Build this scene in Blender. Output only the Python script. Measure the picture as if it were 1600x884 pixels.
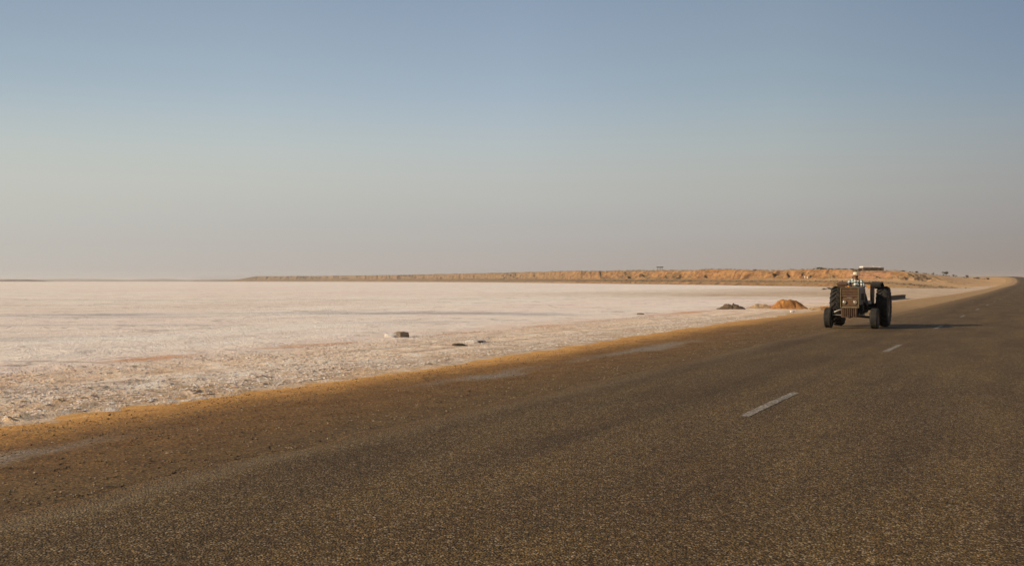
import bpy, bmesh, math, random
import numpy as np
from mathutils import Vector, Matrix

random.seed(7)
R = math.radians
scene = bpy.context.scene
C = scene.collection
for o in list(bpy.data.objects): bpy.data.objects.remove(o)

# ------------------------------------------------------------------ camera, sky, sun, exposure
F = 1555.0; CAMH = 1.75; HOR = 439.0; CX = 800.0       # photograph: 1600 x 884
TH = math.atan((1625 - 800) / F)                       # the road's bearing, right of the view axis
SALT = -0.25
cam_d = bpy.data.cameras.new('camera'); cam = bpy.data.objects.new('camera', cam_d); C.objects.link(cam)
cam_d.sensor_width = 36.0; cam_d.lens = 36.0 * F / 1600.0
cam_d.clip_start = 0.1; cam_d.clip_end = 60000
cam.location = (0, 0, CAMH)
cam.rotation_euler = (math.pi / 2 - math.atan((442 - HOR) / F), 0, 0)
scene.camera = cam

SUN_EL = R(21); SUN_TO = Vector((-0.978, -0.21, 0)).normalized()     # sun low on the left, a little behind the camera
sd = Vector((SUN_TO.x * math.cos(SUN_EL), SUN_TO.y * math.cos(SUN_EL), math.sin(SUN_EL)))
w = bpy.data.worlds.new('World'); scene.world = w; w.use_nodes = True
wn = w.node_tree.nodes; wl = w.node_tree.links
sky = wn.new('ShaderNodeTexSky'); sky.sky_type = 'NISHITA'; sky.sun_disc = False
sky.sun_elevation = SUN_EL
sky.sun_rotation = -math.atan2(SUN_TO.x, SUN_TO.y)
sky.altitude = 0; sky.air_density = 1.0; sky.dust_density = 0.8; sky.ozone_density = 2.0
bg = wn['Background']; bg.inputs['Strength'].default_value = 0.1
# dusty air: a haze layer low over the horizon that scatters more light towards the sun's side, all the way round
tc = wn.new('ShaderNodeTexCoord'); nv = wn.new('ShaderNodeVectorMath'); nv.operation = 'NORMALIZE'
wl.new(tc.outputs['Generated'], nv.inputs[0])
sx = wn.new('ShaderNodeSeparateXYZ'); wl.new(nv.outputs[0], sx.inputs[0])
dt = wn.new('ShaderNodeVectorMath'); dt.operation = 'DOT_PRODUCT'; wl.new(nv.outputs[0], dt.inputs[0]); dt.inputs[1].default_value = tuple(SUN_TO)
def wmap(v, a, b, c, d, interp='LINEAR'):
    n = wn.new('ShaderNodeMapRange'); n.interpolation_type = interp; wl.new(v, n.inputs[0])
    for k, q in zip((1, 2, 3, 4), (a, b, c, d)): n.inputs[k].default_value = q
    return n.outputs[0]
def wmix(f, a, b, mode='MIX'):
    n = wn.new('ShaderNodeMix'); n.data_type = 'RGBA'; n.blend_type = mode
    for i, v in ((0, f), (6, a), (7, b)):
        if isinstance(v, (tuple, float)): n.inputs[i].default_value = v if isinstance(v, float) else (*v, 1)
        else: wl.new(v, n.inputs[i])
    return n.outputs[2]
side = wmap(dt.outputs['Value'], -0.75, 0.45, 0.0, 1.0)
def wramp(v, stops):
    n = wn.new('ShaderNodeValToRGB'); e = n.color_ramp.elements; n.color_ramp.interpolation = 'LINEAR'
    while len(e) < len(stops): e.new(0.5)
    for q, (p_, c_) in zip(e, stops): q.position = p_; q.color = (*c_, 1)
    wl.new(v, n.inputs[0]); return n.outputs[0]
side = wmap(dt.outputs['Value'], -0.75, 0.45, 0.0, 1.0)
gain = wramp(side, [(0.08, (0.79, 0.694, 0.673)), (0.25, (1.25, 1.03, 0.885)), (0.45, (1.46, 1.17, 1.02)), (0.66, (1.40, 1.11, 0.94)), (0.86, (1.164, 0.93, 0.79))])
haze_hi = wramp(side, [(0.08, (2.66, 2.59, 2.55)), (0.25, (3.35, 3.32, 3.22)), (0.45, (3.75, 3.75, 3.64)), (0.86, (4.28, 4.33, 4.04))])
haze_lo = wramp(side, [(0.08, (2.42, 2.10, 1.88)), (0.25, (3.15, 2.80, 2.55)), (0.45, (3.62, 3.28, 3.02)), (0.86, (4.15, 3.90, 3.58))])
skyc = wmix(1.0, sky.outputs['Color'], gain, 'MULTIPLY')
skyc = wmix(wmap(sx.outputs[2], 0.19, 0.05, 0.0, 1.0, 'SMOOTHSTEP'), skyc, haze_hi)
wl.new(wmix(wmap(sx.outputs[2], 0.085, 0.0, 0.0, 1.0, 'SMOOTHSTEP'), skyc, haze_lo), bg.inputs['Color'])
sun_d = bpy.data.lights.new('sun', 'SUN'); sun_d.energy = 5.0; sun_d.angle = R(0.6); sun_d.color = (1.0, 0.83, 0.62)
sun = bpy.data.objects.new('sun', sun_d); C.objects.link(sun)
sun.rotation_euler = sd.to_track_quat('Z', 'Y').to_euler()
scene.view_settings.view_transform = 'Standard'; scene.view_settings.look = 'None'
scene.view_settings.gamma = 1.0; scene.view_settings.exposure = 0.30
scene.view_settings.use_curve_mapping = False
scene.render.engine = 'CYCLES'
try:
    scene.cycles.volume_bounces = 1
    scene.cycles.max_bounces = 6
except Exception: pass

# ------------------------------------------------------------------ helpers
def at(px, py, z=0.0):
    """ground point seen at a pixel of the photograph, on the level z"""
    d = F * (CAMH - z) / (py - HOR)
    return Vector(((px - CX) * d / F, d, z))
def far(px, py, d):
    """point at depth d seen at a pixel of the photograph"""
    return Vector(((px - CX) * d / F, d, CAMH + (HOR - py) * d / F))
def to_sl(p): return p.x * math.sin(TH) + p.y * math.cos(TH), p.x * math.cos(TH) - p.y * math.sin(TH)
def from_sl(s, l, z=0.0): return Vector((l * math.cos(TH) + s * math.sin(TH), -l * math.sin(TH) + s * math.cos(TH), z))

def _h(ix, iy, seed):
    n = (ix.astype(np.int64) * 374761393 + iy.astype(np.int64) * 668265263 + seed * 974634777) & 0xffffffff
    n = ((n ^ (n >> 13)) * 1274126177) & 0xffffffff
    n = n ^ (n >> 16)
    return (n & 0xffff) / 65535.0
def vnoise(x, y, seed=0):
    x = np.asarray(x, float); y = np.asarray(y, float)
    x, y = np.broadcast_arrays(x, y)
    ix = np.floor(x); iy = np.floor(y); fx = x - ix; fy = y - iy
    fx = fx * fx * fx * (fx * (fx * 6 - 15) + 10); fy = fy * fy * fy * (fy * (fy * 6 - 15) + 10)
    a = _h(ix, iy, seed); b = _h(ix + 1, iy, seed); c = _h(ix, iy + 1, seed); d = _h(ix + 1, iy + 1, seed)
    return (a + (b - a) * fx) * (1 - fy) + (c + (d - c) * fx) * fy
def fbm(x, y, o=4, seed=0, g=0.5):
    t = 0; a = 1; n = 0
    for k in range(o):
        t = t + a * vnoise(x * 2**k + 17.3 * k, y * 2**k - 9.1 * k, seed + k); n += a; a *= g
    return t / n
def sst(a, b, x):
    t = np.clip((np.asarray(x, float) - a) / (b - a), 0, 1); return t * t * (3 - 2 * t)

def link(o, parent=None):
    C.objects.link(o)
    if parent: o.parent = parent
    return o
def tag(o, label=None, cat=None, group=None, kind=None):
    if label: o['label'] = label
    if cat: o['category'] = cat
    if group: o['group'] = group
    if kind: o['kind'] = kind
    return o
def empty(name, loc, rz=0.0):
    o = bpy.data.objects.new(name, None); o.empty_display_size = 0.3
    o.location = loc; o.rotation_euler = (0, 0, rz); C.objects.link(o); return o
def mesh_np(name, V, Fc, mat, parent=None, smooth=True, attrs=None, mats=None):
    me = bpy.data.meshes.new(name)
    V = np.asarray(V, np.float32); Fc = np.asarray(Fc, np.int32); k = Fc.shape[1]
    me.vertices.add(len(V)); me.vertices.foreach_set('co', V.ravel())
    me.loops.add(Fc.size); me.loops.foreach_set('vertex_index', Fc.ravel())
    me.polygons.add(len(Fc)); me.polygons.foreach_set('loop_start', np.arange(0, Fc.size, k, dtype=np.int32))
    me.polygons.foreach_set('loop_total', np.full(len(Fc), k, np.int32))
    me.polygons.foreach_set('use_smooth', np.full(len(Fc), smooth, bool))
    me.update(calc_edges=True); me.validate()
    for n, a in (attrs or {}).items():
        at_ = me.attributes.new(n, 'FLOAT', 'POINT'); at_.data.foreach_set('value', np.asarray(a, np.float32).ravel())
    me.materials.append(mat)
    return link(bpy.data.objects.new(name, me), parent)
def grid_faces(nr, nc):
    i = np.arange(nr * nc).reshape(nr, nc)
    return np.stack([i[:-1, :-1], i[:-1, 1:], i[1:, 1:], i[1:, :-1]], -1).reshape(-1, 4)

class MB:
    """collects simple shapes; build() links them as one mesh object"""
    def __init__(s): s.v = []; s.f = []
    def add(s, v, f):
        n = len(s.v); s.v += [tuple(p) for p in v]; s.f += [tuple(i + n for i in q) for q in f]; return s
    def box(s, a, b, M=None):
        (x0, y0, z0), (x1, y1, z1) = a, b
        v = [Vector(p) for p in ((x0,y0,z0),(x1,y0,z0),(x1,y1,z0),(x0,y1,z0),(x0,y0,z1),(x1,y0,z1),(x1,y1,z1),(x0,y1,z1))]
        if M: v = [M @ p for p in v]
        return s.add(v, [(0,3,2,1),(4,5,6,7),(0,1,5,4),(1,2,6,5),(2,3,7,6),(3,0,4,7)])
    def tube(s, pts, r, n=10, caps=True):
        pts = [Vector(p) for p in pts]; rr = r if isinstance(r, (list, tuple)) else [r] * len(pts)
        v = []; f = []
        for i, p in enumerate(pts):
            d = (pts[min(i+1, len(pts)-1)] - pts[max(i-1, 0)]).normalized()
            a = d.orthogonal().normalized() if i == 0 else (a - d * a.dot(d)).normalized()
            b = d.cross(a)
            v += [p + (a * math.cos(t) + b * math.sin(t)) * rr[i] for t in (2*math.pi*k/n for k in range(n))]
        for i in range(len(pts)-1):
            for k in range(n): f.append((i*n+k, i*n+(k+1)%n, (i+1)*n+(k+1)%n, (i+1)*n+k))
        if caps: f.append(tuple(range(n))[::-1]); f.append(tuple(range((len(pts)-1)*n, len(pts)*n)))
        return s.add(v, f)
    def lathe_x(s, prof, c, n=32):
        """profile of (x, radius) turned about the x axis through c"""
        v = []; f = []; m = len(prof)
        for k in range(n):
            t = 2*math.pi*k/n
            v += [(c[0]+x, c[1]+r*math.sin(t), c[2]+r*math.cos(t)) for x, r in prof]
        for k in range(n):
            for i in range(m-1):
                f.append((k*m+i, k*m+i+1, ((k+1)%n)*m+i+1, ((k+1)%n)*m+i))
        return s.add(v, f)
    def prism(s, poly, x0, x1):
        """polygon in (y, z) extruded along x"""
        n = len(poly)
        v = [(x0, y, z) for y, z in poly] + [(x1, y, z) for y, z in poly]
        f = [tuple(range(n)), tuple(range(n, 2*n))[::-1]] + [(i, i+n, (i+1)%n+n, (i+1)%n) for i in range(n)]
        return s.add(v, f)
    def loft(s, rings, caps=True):
        n = len(rings[0]); v = [p for r in rings for p in r]; f = []
        for i in range(len(rings)-1):
            for k in range(n): f.append((i*n+k, i*n+(k+1)%n, (i+1)*n+(k+1)%n, (i+1)*n+k))
        if caps: f.append(tuple(range(n))[::-1]); f.append(tuple(range((len(rings)-1)*n, len(rings)*n)))
        return s.add(v, f)
    def build(s, name, mat, parent=None, bevel=0.0, smooth=False, loc=None, rz=0.0):
        me = bpy.data.meshes.new(name); me.from_pydata(s.v, [], s.f); me.update()
        bm = bmesh.new(); bm.from_mesh(me)
        bmesh.ops.recalc_face_normals(bm, faces=bm.faces)
        if bevel:
            es = [e for e in bm.edges if len(e.link_faces) == 2 and e.calc_face_angle() > 0.6]
            bmesh.ops.bevel(bm, geom=es, offset=bevel, segments=2, affect='EDGES', clamp_overlap=True)
        for fc in bm.faces: fc.smooth = smooth or bool(bevel)
        bm.to_mesh(me); bm.free()
        if smooth or bevel:
            try: me.set_sharp_from_angle(angle=R(40))
            except Exception: pass
        me.materials.append(mat)
        o = link(bpy.data.objects.new(name, me), parent)
        if loc is not None: o.location = loc
        o.rotation_euler = (0, 0, rz)
        return o

# ---- node material kit
class NM:
    def __init__(s, name):
        s.m = bpy.data.materials.new(name); s.m.use_nodes = True
        s.n = s.m.node_tree.nodes; s.l = s.m.node_tree.links
        s.b = s.n['Principled BSDF']; s.b.inputs['Roughness'].default_value = 0.9
        s.b.inputs['Specular IOR Level'].default_value = 0.25
    def node(s, t, **k):
        n = s.n.new(t)
        for a, v in k.items(): setattr(n, a, v)
        return n
    def put(s, sock, v):
        if hasattr(v, 'is_linked') or hasattr(v, 'links'): s.l.new(v, sock)
        else: sock.default_value = v
    def obj(s, scale=(1,1,1)):
        tc = s.node('ShaderNodeTexCoord'); mp = s.node('ShaderNodeMapping')
        s.l.new(tc.outputs['Object'], mp.inputs['Vector']); mp.inputs['Scale'].default_value = scale
        return mp.outputs[0]
    def pos(s, scale=(1,1,1)):
        g = s.node('ShaderNodeNewGeometry'); mp = s.node('ShaderNodeMapping')
        s.l.new(g.outputs['Position'], mp.inputs['Vector']); mp.inputs['Scale'].default_value = scale
        return mp.outputs[0]
    def noise(s, vec, scale, detail=4, rough=0.55, dist=0.0):
        n = s.node('ShaderNodeTexNoise'); s.l.new(vec, n.inputs['Vector'])
        n.inputs['Scale'].default_value = scale; n.inputs['Detail'].default_value = detail
        n.inputs['Roughness'].default_value = rough; n.inputs['Distortion'].default_value = dist
        return n.outputs['Fac']
    def voro(s, vec, scale, feature='F1', out='Distance', rnd=1.0):
        n = s.node('ShaderNodeTexVoronoi', feature=feature); s.l.new(vec, n.inputs['Vector'])
        n.inputs['Scale'].default_value = scale; n.inputs['Randomness'].default_value = rnd
        return n.outputs[out]
    def ramp(s, fac, stops, interp='LINEAR'):
        n = s.node('ShaderNodeValToRGB'); n.color_ramp.interpolation = interp
        e = n.color_ramp.elements
        while len(e) < len(stops): e.new(0.5)
        for q, (p, c) in zip(e, stops):
            q.position = p; q.color = (c, c, c, 1) if isinstance(c, (int, float)) else (*c, 1)
        s.l.new(fac, n.inputs['Fac']); return n.outputs['Color']
    def mr(s, v, a, b, c=0.0, d=1.0, smooth=True):
        n = s.node('ShaderNodeMapRange', interpolation_type='SMOOTHSTEP' if smooth else 'LINEAR')
        s.put(n.inputs['Value'], v)
        for i, q in zip(('From Min','From Max','To Min','To Max'), (a,b,c,d)): n.inputs[i].default_value = q
        return n.outputs['Result']
    def math(s, op, a, b=0.0, clamp=False):
        n = s.node('ShaderNodeMath', operation=op, use_clamp=clamp); s.put(n.inputs[0], a); s.put(n.inputs[1], b); return n.outputs[0]
    def mix(s, f, a, b, mode='MIX'):
        n = s.node('ShaderNodeMix', data_type='RGBA', blend_type=mode)
        s.put(n.inputs['Factor'], f)
        for i, v in ((6, a), (7, b)):
            if isinstance(v, tuple): n.inputs[i].default_value = (*v, 1)
            else: s.l.new(v, n.inputs[i])
        return n.outputs[2]
    def attr(s, name):
        n = s.node('ShaderNodeAttribute', attribute_name=name); return n.outputs['Fac']
    def sep(s, v):
        n = s.node('ShaderNodeSeparateXYZ'); s.l.new(v, n.inputs[0]); return n.outputs
    def base(s, c):
        if isinstance(c, tuple): s.b.inputs['Base Color'].default_value = (*c, 1)
        else: s.l.new(c, s.b.inputs['Base Color'])
    def bump(s, h, dist, strength=1.0, prev=None):
        n = s.node('ShaderNodeBump'); s.l.new(h, n.inputs['Height'])
        n.inputs['Distance'].default_value = dist; n.inputs['Strength'].default_value = strength
        if prev is not None: s.l.new(prev, n.inputs['Normal'])
        s.l.new(n.outputs[0], s.b.inputs['Normal']); return n.outputs[0]

def simple(name, c, rough=0.7, var=0.25, scale=6.0, metal=0.0, dust=0.0, dustc=(0.30,0.21,0.12), spec=0.3):
    """one colour with uneven tone and a little settled dust"""
    m = NM(name); v = m.obj()
    n = m.noise(v, scale, 5, 0.6)
    col = m.mix(m.mr(n, 0.3, 0.7), tuple(x*(1-var) for x in c), tuple(min(1, x*(1+var)) for x in c))
    if dust:
        d = m.math('MULTIPLY', m.mr(m.noise(v, scale*0.7, 6, 0.65), 0.35, 0.7), dust)
        col = m.mix(d, col, dustc)
    m.base(col); m.b.inputs['Roughness'].default_value = rough; m.b.inputs['Metallic'].default_value = metal
    m.b.inputs['Specular IOR Level'].default_value = spec
    return m.m

# ------------------------------------------------------------------ materials of the ground
def mat_asphalt():
    m = NM('asphalt_chippings'); v = m.obj(); lat = m.attr('lat')
    chip = m.sep(m.voro(v, 62, out='Color'))[0]
    chip2 = m.sep(m.voro(v, 27, out='Color'))[1]
    c1 = m.ramp(chip, [(0, (0.019,0.0112,0.0035)), (.35, (0.057,0.0344,0.0098)), (.62, (0.1064,0.0642,0.019)), (.85, (0.19,0.121,0.0423)), (1, (.36,.285,.19))])
    c2 = m.ramp(chip2, [(0, (0.0342,0.0205,0.0063)), (.5, (0.0874,0.0521,0.0155)), (1, (0.1568,0.0959,0.0303))])
    col = m.mix(0.32, c1, c2)
    blot = m.noise(m.obj((1, .25, 1)), 0.9, 5, .6)
    col = m.mix(m.mr(blot, .35, .68), col, m.mix(1.0, col, (.72,.70,.70), 'MULTIPLY'))
    long_ = m.noise(m.obj((1, .03, 1)), 2.2, 4, .6)
    col = m.mix(m.mr(long_, .40, .62, 0, .8), col, m.mix(1.0, col, (1.18,1.15,1.11), 'MULTIPLY'))
    fine = m.noise(v, 11, 4, .7)
    col = m.mix(m.mr(fine, .35, .65, 0, .5), col, m.mix(1.0, col, (1.20,1.14,1.08), 'MULTIPLY'))
    # wheel tracks polished darker, seams of paler stones along the edge
    tr = m.math('ADD', m.mr(m.math('ABSOLUTE', m.math('ADD', lat, 1.1)), 0.55, 0.15), m.mr(m.math('ABSOLUTE', m.math('ADD', lat, 2.75)), 0.5, 0.1))
    tr = m.math('MULTIPLY', tr, m.mr(m.noise(m.obj((1,.1,1)), .7, 3), .3, .7, .15, .6))
    col = m.mix(tr, col, m.mix(1.0, col, (.74,.73,.74), 'MULTIPLY'))
    wob = m.math('ADD', lat, m.math('MULTIPLY', m.math('SUBTRACT', m.noise(m.obj((1,.3,1)), .8, 5, .6), .5), 1.1))
    edge = m.math('MULTIPLY', m.mr(m.math('ABSOLUTE', m.math('ADD', wob, 3.3)), .50, .08), m.mr(m.noise(m.obj((1,.12,1)), .9, 3), .38, .62, .1, .6))
    col = m.mix(edge, col, m.mix(.45, col, (.27,.21,.125)))
    dirt = m.mr(m.math('ADD', wob, m.math('MULTIPLY', m.math('SUBTRACT', m.noise(v, 5, 4, .7), .5), .5)), -3.05, -3.55)
    col = m.mix(m.math('MULTIPLY', dirt, .85), col, m.mix(1.0, (.118,.068,.025), m.ramp(chip, [(0, .4), (.5, .9), (1, 1.9)]), 'MULTIPLY'))
    yv = m.sep(v)[1]                                   # wind-blown sand thickening along the far left edge
    sand = m.math('MULTIPLY', m.mr(yv, 25, 75), m.mr(m.math('ADD', wob, 0.0), -1.6, -3.5))
    col = m.mix(m.math('MULTIPLY', sand, .6), col, (.24,.145,.062))
    m.base(col); m.b.inputs['Roughness'].default_value = .82; m.b.inputs['Specular IOR Level'].default_value = .2
    m.bump(m.math('MULTIPLY', m.voro(v, 60), -1.0), .016, .7)
    return m.m

def mat_shoulder():
    m = NM('dirt_shoulder'); v = m.obj(); t = m.attr('t')     # t: 0 at the asphalt, 1 at the salt
    wob = m.math('ADD', t, m.math('MULTIPLY', m.math('SUBTRACT', m.noise(m.obj((1,.35,1)), .7, 6, .62), .5), .34))
    base = m.ramp(wob, [(0, (0.1259,0.0747,0.0252)), (.16, (0.1458,0.079,0.0229)), (.36, (0.1749,0.0897,0.0236)), (.46, (0.2157,0.1099,0.0282)), (.60, (0.4198,0.2134,0.0534)), (.80, (0.548,0.2881,0.0763)), (1, (0.583,0.3414,0.1145))])
    chip = m.sep(m.voro(v, 46, out='Color'))[0]
    grit = m.ramp(chip, [(0, .38), (.4, .8), (.75, 1.12), (1, 1.95)])
    amt = m.mr(t, .4, .85, .85, .40)
    col = m.mix(amt, base, m.mix(1.0, base, grit, 'MULTIPLY'))
    blot = m.noise(v, 1.7, 6, .65)
    col = m.mix(m.mr(blot, .4, .66, 0, .6), col, m.mix(1.0, col, (.66,.6,.56), 'MULTIPLY'))
    yv = m.sep(v)[1]
    col = m.mix(m.mr(yv, 32, 85, 0, .88), col, m.ramp(blot, [(.3, (0.2565,0.154,0.0638)), (.5, (0.361,0.2244,0.0975)), (.7, (0.4465,0.2948,0.1425))]))
    # grey chippings swept into a strip
    sw = m.math('ADD', t, m.math('MULTIPLY', m.math('SUBTRACT', m.noise(m.obj((1,.4,1)), .5, 5, .6), .5), .25))
    strip = m.math('MULTIPLY', m.math('MULTIPLY', m.mr(m.math('ABSOLUTE', m.math('SUBTRACT', sw, .34)), .10, .02), m.mr(m.noise(m.obj((1,.30,1)), .45, 4), .50, .64)), m.mr(yv, 40, 25))
    grey = m.ramp(m.sep(m.voro(v, 60, out='Color'))[1], [(0,(.07,.055,.04)), (.5,(.20,.16,.115)), (1,(.42,.35,.27))])
    col = m.mix(m.math('MULTIPLY', strip, .8), col, grey)
    m.base(col)
    m.bump(m.noise(v, 16, 5, .75), .06, .6)
    return m.m

def mat_salt():
    m = NM('salt_crust'); v = m.obj()
    fine = m.noise(v, 1.6, 6, .70)
    mid = m.noise(m.obj((1,.6,1)), .30, 4, .62)
    white = m.ramp(mid, [(.25, (0.7194,0.6227,0.51)), (.5, (0.8633,0.7557,0.63)), (.75, (0.93,0.8646,0.738))])
    col = m.mix(m.attr('pink'), white, (0.8393,0.6771,0.57))
    tan = m.ramp(fine, [(.30, (0.3961,0.2573,0.1499)), (.44, (0.7629,0.5419,0.3558)), (.58, (0.93,0.7315,0.5181)), (.74, (0.93,0.93,0.7491))])
    col = m.mix(m.math('MULTIPLY', m.attr('rough'), .94), col, tan)
    col = m.mix(m.attr('foot'), col, m.ramp(fine, [(.3, (.30,.255,.20)), (.48, (.62,.56,.475)), (.7, (.80,.75,.67))]))
    col = m.mix(m.attr('stain'), col, (.60,.285,.115))
    col = m.mix(m.attr('ochre'), col, (.50,.315,.15))
    col = m.mix(m.attr('rut'), col, (.30,.245,.19))
    col = m.mix(m.attr('wet'), col, (.37,.345,.335))
    col = m.mix(m.attr('sandy'), col, m.ramp(mid, [(.3, (.40,.265,.15)), (.5, (.52,.365,.215)), (.7, (.62,.46,.30))]))
    # thin dark cracks and bright lips of the salt plates
    wv = m.node('ShaderNodeVectorMath', operation='ADD'); nz = m.node('ShaderNodeTexNoise'); m.l.new(v, nz.inputs['Vector']); nz.inputs['Scale'].default_value = .35; nz.inputs['Detail'].default_value = 3
    sc = m.node('ShaderNodeVectorMath', operation='SCALE'); m.l.new(nz.outputs['Color'], sc.inputs[0]); sc.inputs['Scale'].default_value = 5.5
    m.l.new(v, wv.inputs[0]); m.l.new(sc.outputs[0], wv.inputs[1])
    ed = m.voro(wv.outputs[0], .22, 'DISTANCE_TO_EDGE')
    crack = m.math('MULTIPLY', m.mr(ed, .045, .008), m.mr(m.noise(v, .12, 3), .42, .6, 0, .6))
    lip = m.math('MULTIPLY', m.mr(m.math('ABSOLUTE', m.math('SUBTRACT', ed, .085)), .05, .01), m.mr(fine, .45, .62, 0, .5))
    col = m.mix(lip, col, (.80,.73,.66))
    col = m.mix(crack, col, (.34,.255,.20))
    dash = m.noise(v, .75, 5, .72)  # dark and bright dashes paint in shadows and lit edges of raised salt lips
    flat_ = m.mr(m.attr('rough'), .9, .2)
    col = m.mix(m.math('MULTIPLY', flat_, m.mr(dash, .57, .66, 0, .55)), col, (.40,.305,.235))
    col = m.mix(m.math('MULTIPLY', flat_, m.mr(dash, .42, .33, 0, .8)), col, (.90,.82,.73))
    crumb = m.noise(m.obj((1,.7,1)), 7.5, 5, .80)
    col = m.mix(m.math('MULTIPLY', m.attr('rough'), m.mr(crumb, .58, .64, 0, .75)), col, (.17,.11,.065))  # dark specks stand in for small shadows on the crust, painted into its colour
    col = m.mix(m.math('MULTIPLY', m.attr('rough'), m.mr(crumb, .44, .36, 0, .7)), col, (.85,.765,.65))
    col = m.mix(m.mr(crumb, .55, .70, 0, .35), col, m.mix(1.0, col, (.60,.53,.47), 'MULTIPLY'))
    m.base(col); m.b.inputs['Roughness'].default_value = .75; m.b.inputs['Specular IOR Level'].default_value = .25
    m.bump(m.math('ADD', m.math('MULTIPLY', crumb, .7), fine), .20, .8)
    return m.m

def mat_bluff():
    m = NM('desert_clay'); v = m.pos(); x = m.sep(v)[0]; z = m.sep(v)[2]
    n1 = m.noise(v, .035, 7, .65); n2 = m.noise(m.pos((1,1,2.5)), .18, 7, .7)
    tan = m.ramp(n1, [(.32, (0.184,0.1087,0.0448)), (.5, (0.264,0.1537,0.0608)), (.68, (0.344,0.2175,0.096))])
    red = m.ramp(n2, [(.38, (0.08,0.036,0.0154)), (.48, (0.216,0.1035,0.0384)), (.58, (0.288,0.1462,0.0544)), (.7, (0.352,0.2063,0.0864))])
    gm = m.node('ShaderNodeNewGeometry'); nz = m.sep(gm.outputs['Normal'])[2]
    steep = m.mr(nz, .97, .80)
    col = m.mix(m.math('MULTIPLY', steep, .85), tan, red)
    # drier grey-brown ground towards the far headland, orange clay nearer the road
    grey = m.ramp(n2, [(.36, (0.092,0.0638,0.0339)), (.5, (0.172,0.12,0.064)), (.66, (0.264,0.1875,0.0992))])
    k = m.mr(m.math('ADD', x, m.math('MULTIPLY', m.noise(v, .01, 3), 70.0)), 20, 170)
    col = m.mix(k, m.mix(.7, col, grey), col)
    spot = m.math('MULTIPLY', m.mr(m.noise(m.pos((1,1,1.6)), .16, 4, .6), .575, .64), m.mr(nz, .995, .9))  # dark patches paint shaded, cave-like overhangs into the colour of the faces
    col = m.mix(m.math('MULTIPLY', spot, .85), col, (.075,.036,.014))
    sandf = m.math('MULTIPLY', m.mr(x, 95, 150), m.mr(nz, .93, .99))
    col = m.mix(m.math('MULTIPLY', sandf, .9), col, m.ramp(n2, [(.3, (.40,.225,.095)), (.5, (.60,.355,.155)), (.7, (.70,.47,.24))]))
    # dark scrub peppered over the flat tops and the shore bench
    sc = m.math('MULTIPLY', m.mr(m.noise(v, .5, 6, .75), .54, .64), m.mr(m.noise(v, .025, 3), .40, .60, .15, .85))
    col = m.mix(sc, col, (.10,.085,.05))
    t = m.attr('t')
    shore = m.math('MULTIPLY', m.mr(m.math('ABSOLUTE', m.math('SUBTRACT', t, .55)), .45, .1), m.mr(m.noise(v, .25, 6, .7), .40, .58))
    col = m.mix(m.math('MULTIPLY', shore, .65), col, (.17,.125,.065))
    red2 = m.attr('red')
    col = m.mix(m.math('MULTIPLY', red2, .7), col, m.ramp(m.noise(m.pos((.4,.4,5)), .6, 6, .7), [(.35,(.13,.06,.032)), (.5,(.30,.15,.08)), (.65,(.42,.24,.14))]))
    m.base(col)
    m.bump(m.noise(v, .6, 8, .7), .5, .6)
    return m.m

M_ASPH = mat_asphalt(); M_SHO = mat_shoulder(); M_SALT = mat_salt(); M_BLUFF = mat_bluff()

# ------------------------------------------------------------------ the road's course (s along, l across, z up)
_S = np.array([-400, 0, 150, 300, 450, 600, 700, 790, 860, 930, 1000, 1100, 1250])
_L = np.array([-3.3, -3.3, -3.35, -5.2, -5.9, -7.2, -9.4, -13.0, -21, -38, -66, -125, -230])
_Z = np.array([0, 0, 0, 0.0, 0.2, 1.2, 2.6, 4.3, 5.3, 5.5, 5.2, 4.6, 4.0])
_sf = np.arange(-400, 1250.1, 2.0)
def _smooth(a, k=31):
    b = np.pad(a, k//2, mode='edge'); return np.convolve(b, np.ones(k)/k, 'valid')
_lf = _smooth(_smooth(np.interp(_sf, _S, _L))); _zf = _smooth(_smooth(np.interp(_sf, _S, _Z)))
def road_l(s): return np.interp(s, _sf, _lf)
def road_z(s): return np.interp(s, _sf, _zf)
_ES = np.array([-400, 0, 9, 13.4, 20, 36, 47, 59, 74, 110, 150, 250, 1250])
_EL = np.array([-13.7, -13.7, -13.7, -13.6, -13.2, -14.1, -14.4, -14.3, -14.2, -13.4, -12.2, -11.5, -11.5]) + 3.3
def edge_l(s):
    """lateral distance of the salt's edge from the centreline, left side"""
    return np.interp(s, _ES, _EL) + .40*(fbm(s*.35, s*0, 5, 5, .65) - .5)
HALF = 3.6
def emb_z(s, d):
    """height of the embankment; d = lateral distance from the centreline"""
    e = np.where(d < 0, -edge_l(s), 9.5)
    t = np.clip((np.abs(d) - HALF) / np.maximum(e - HALF, .1), 0, 1.25)
    drop = .05*sst(0, .45, t) + .24*sst(.45, 1.0, t) + .16*sst(.95, 1.25, t)
    amp = np.where(np.abs(d) < HALF + .15, 0, 1) * sst(0, .2, t)
    n = (fbm(s*1.3, d*1.3, 4, 21) - .5)*.07 + (fbm(s*6, d*6, 3, 33) - .5)*.03
    n = np.where(s < 140, n, 0)
    return road_z(s) - drop + amp*n - np.where(np.abs(d) < HALF, .03, .004), t
def geo(a, b, d0, g):
    out = [a]; d = d0
    while out[-1] < b: out.append(out[-1] + d); d *= g
    return np.array(out)

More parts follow.
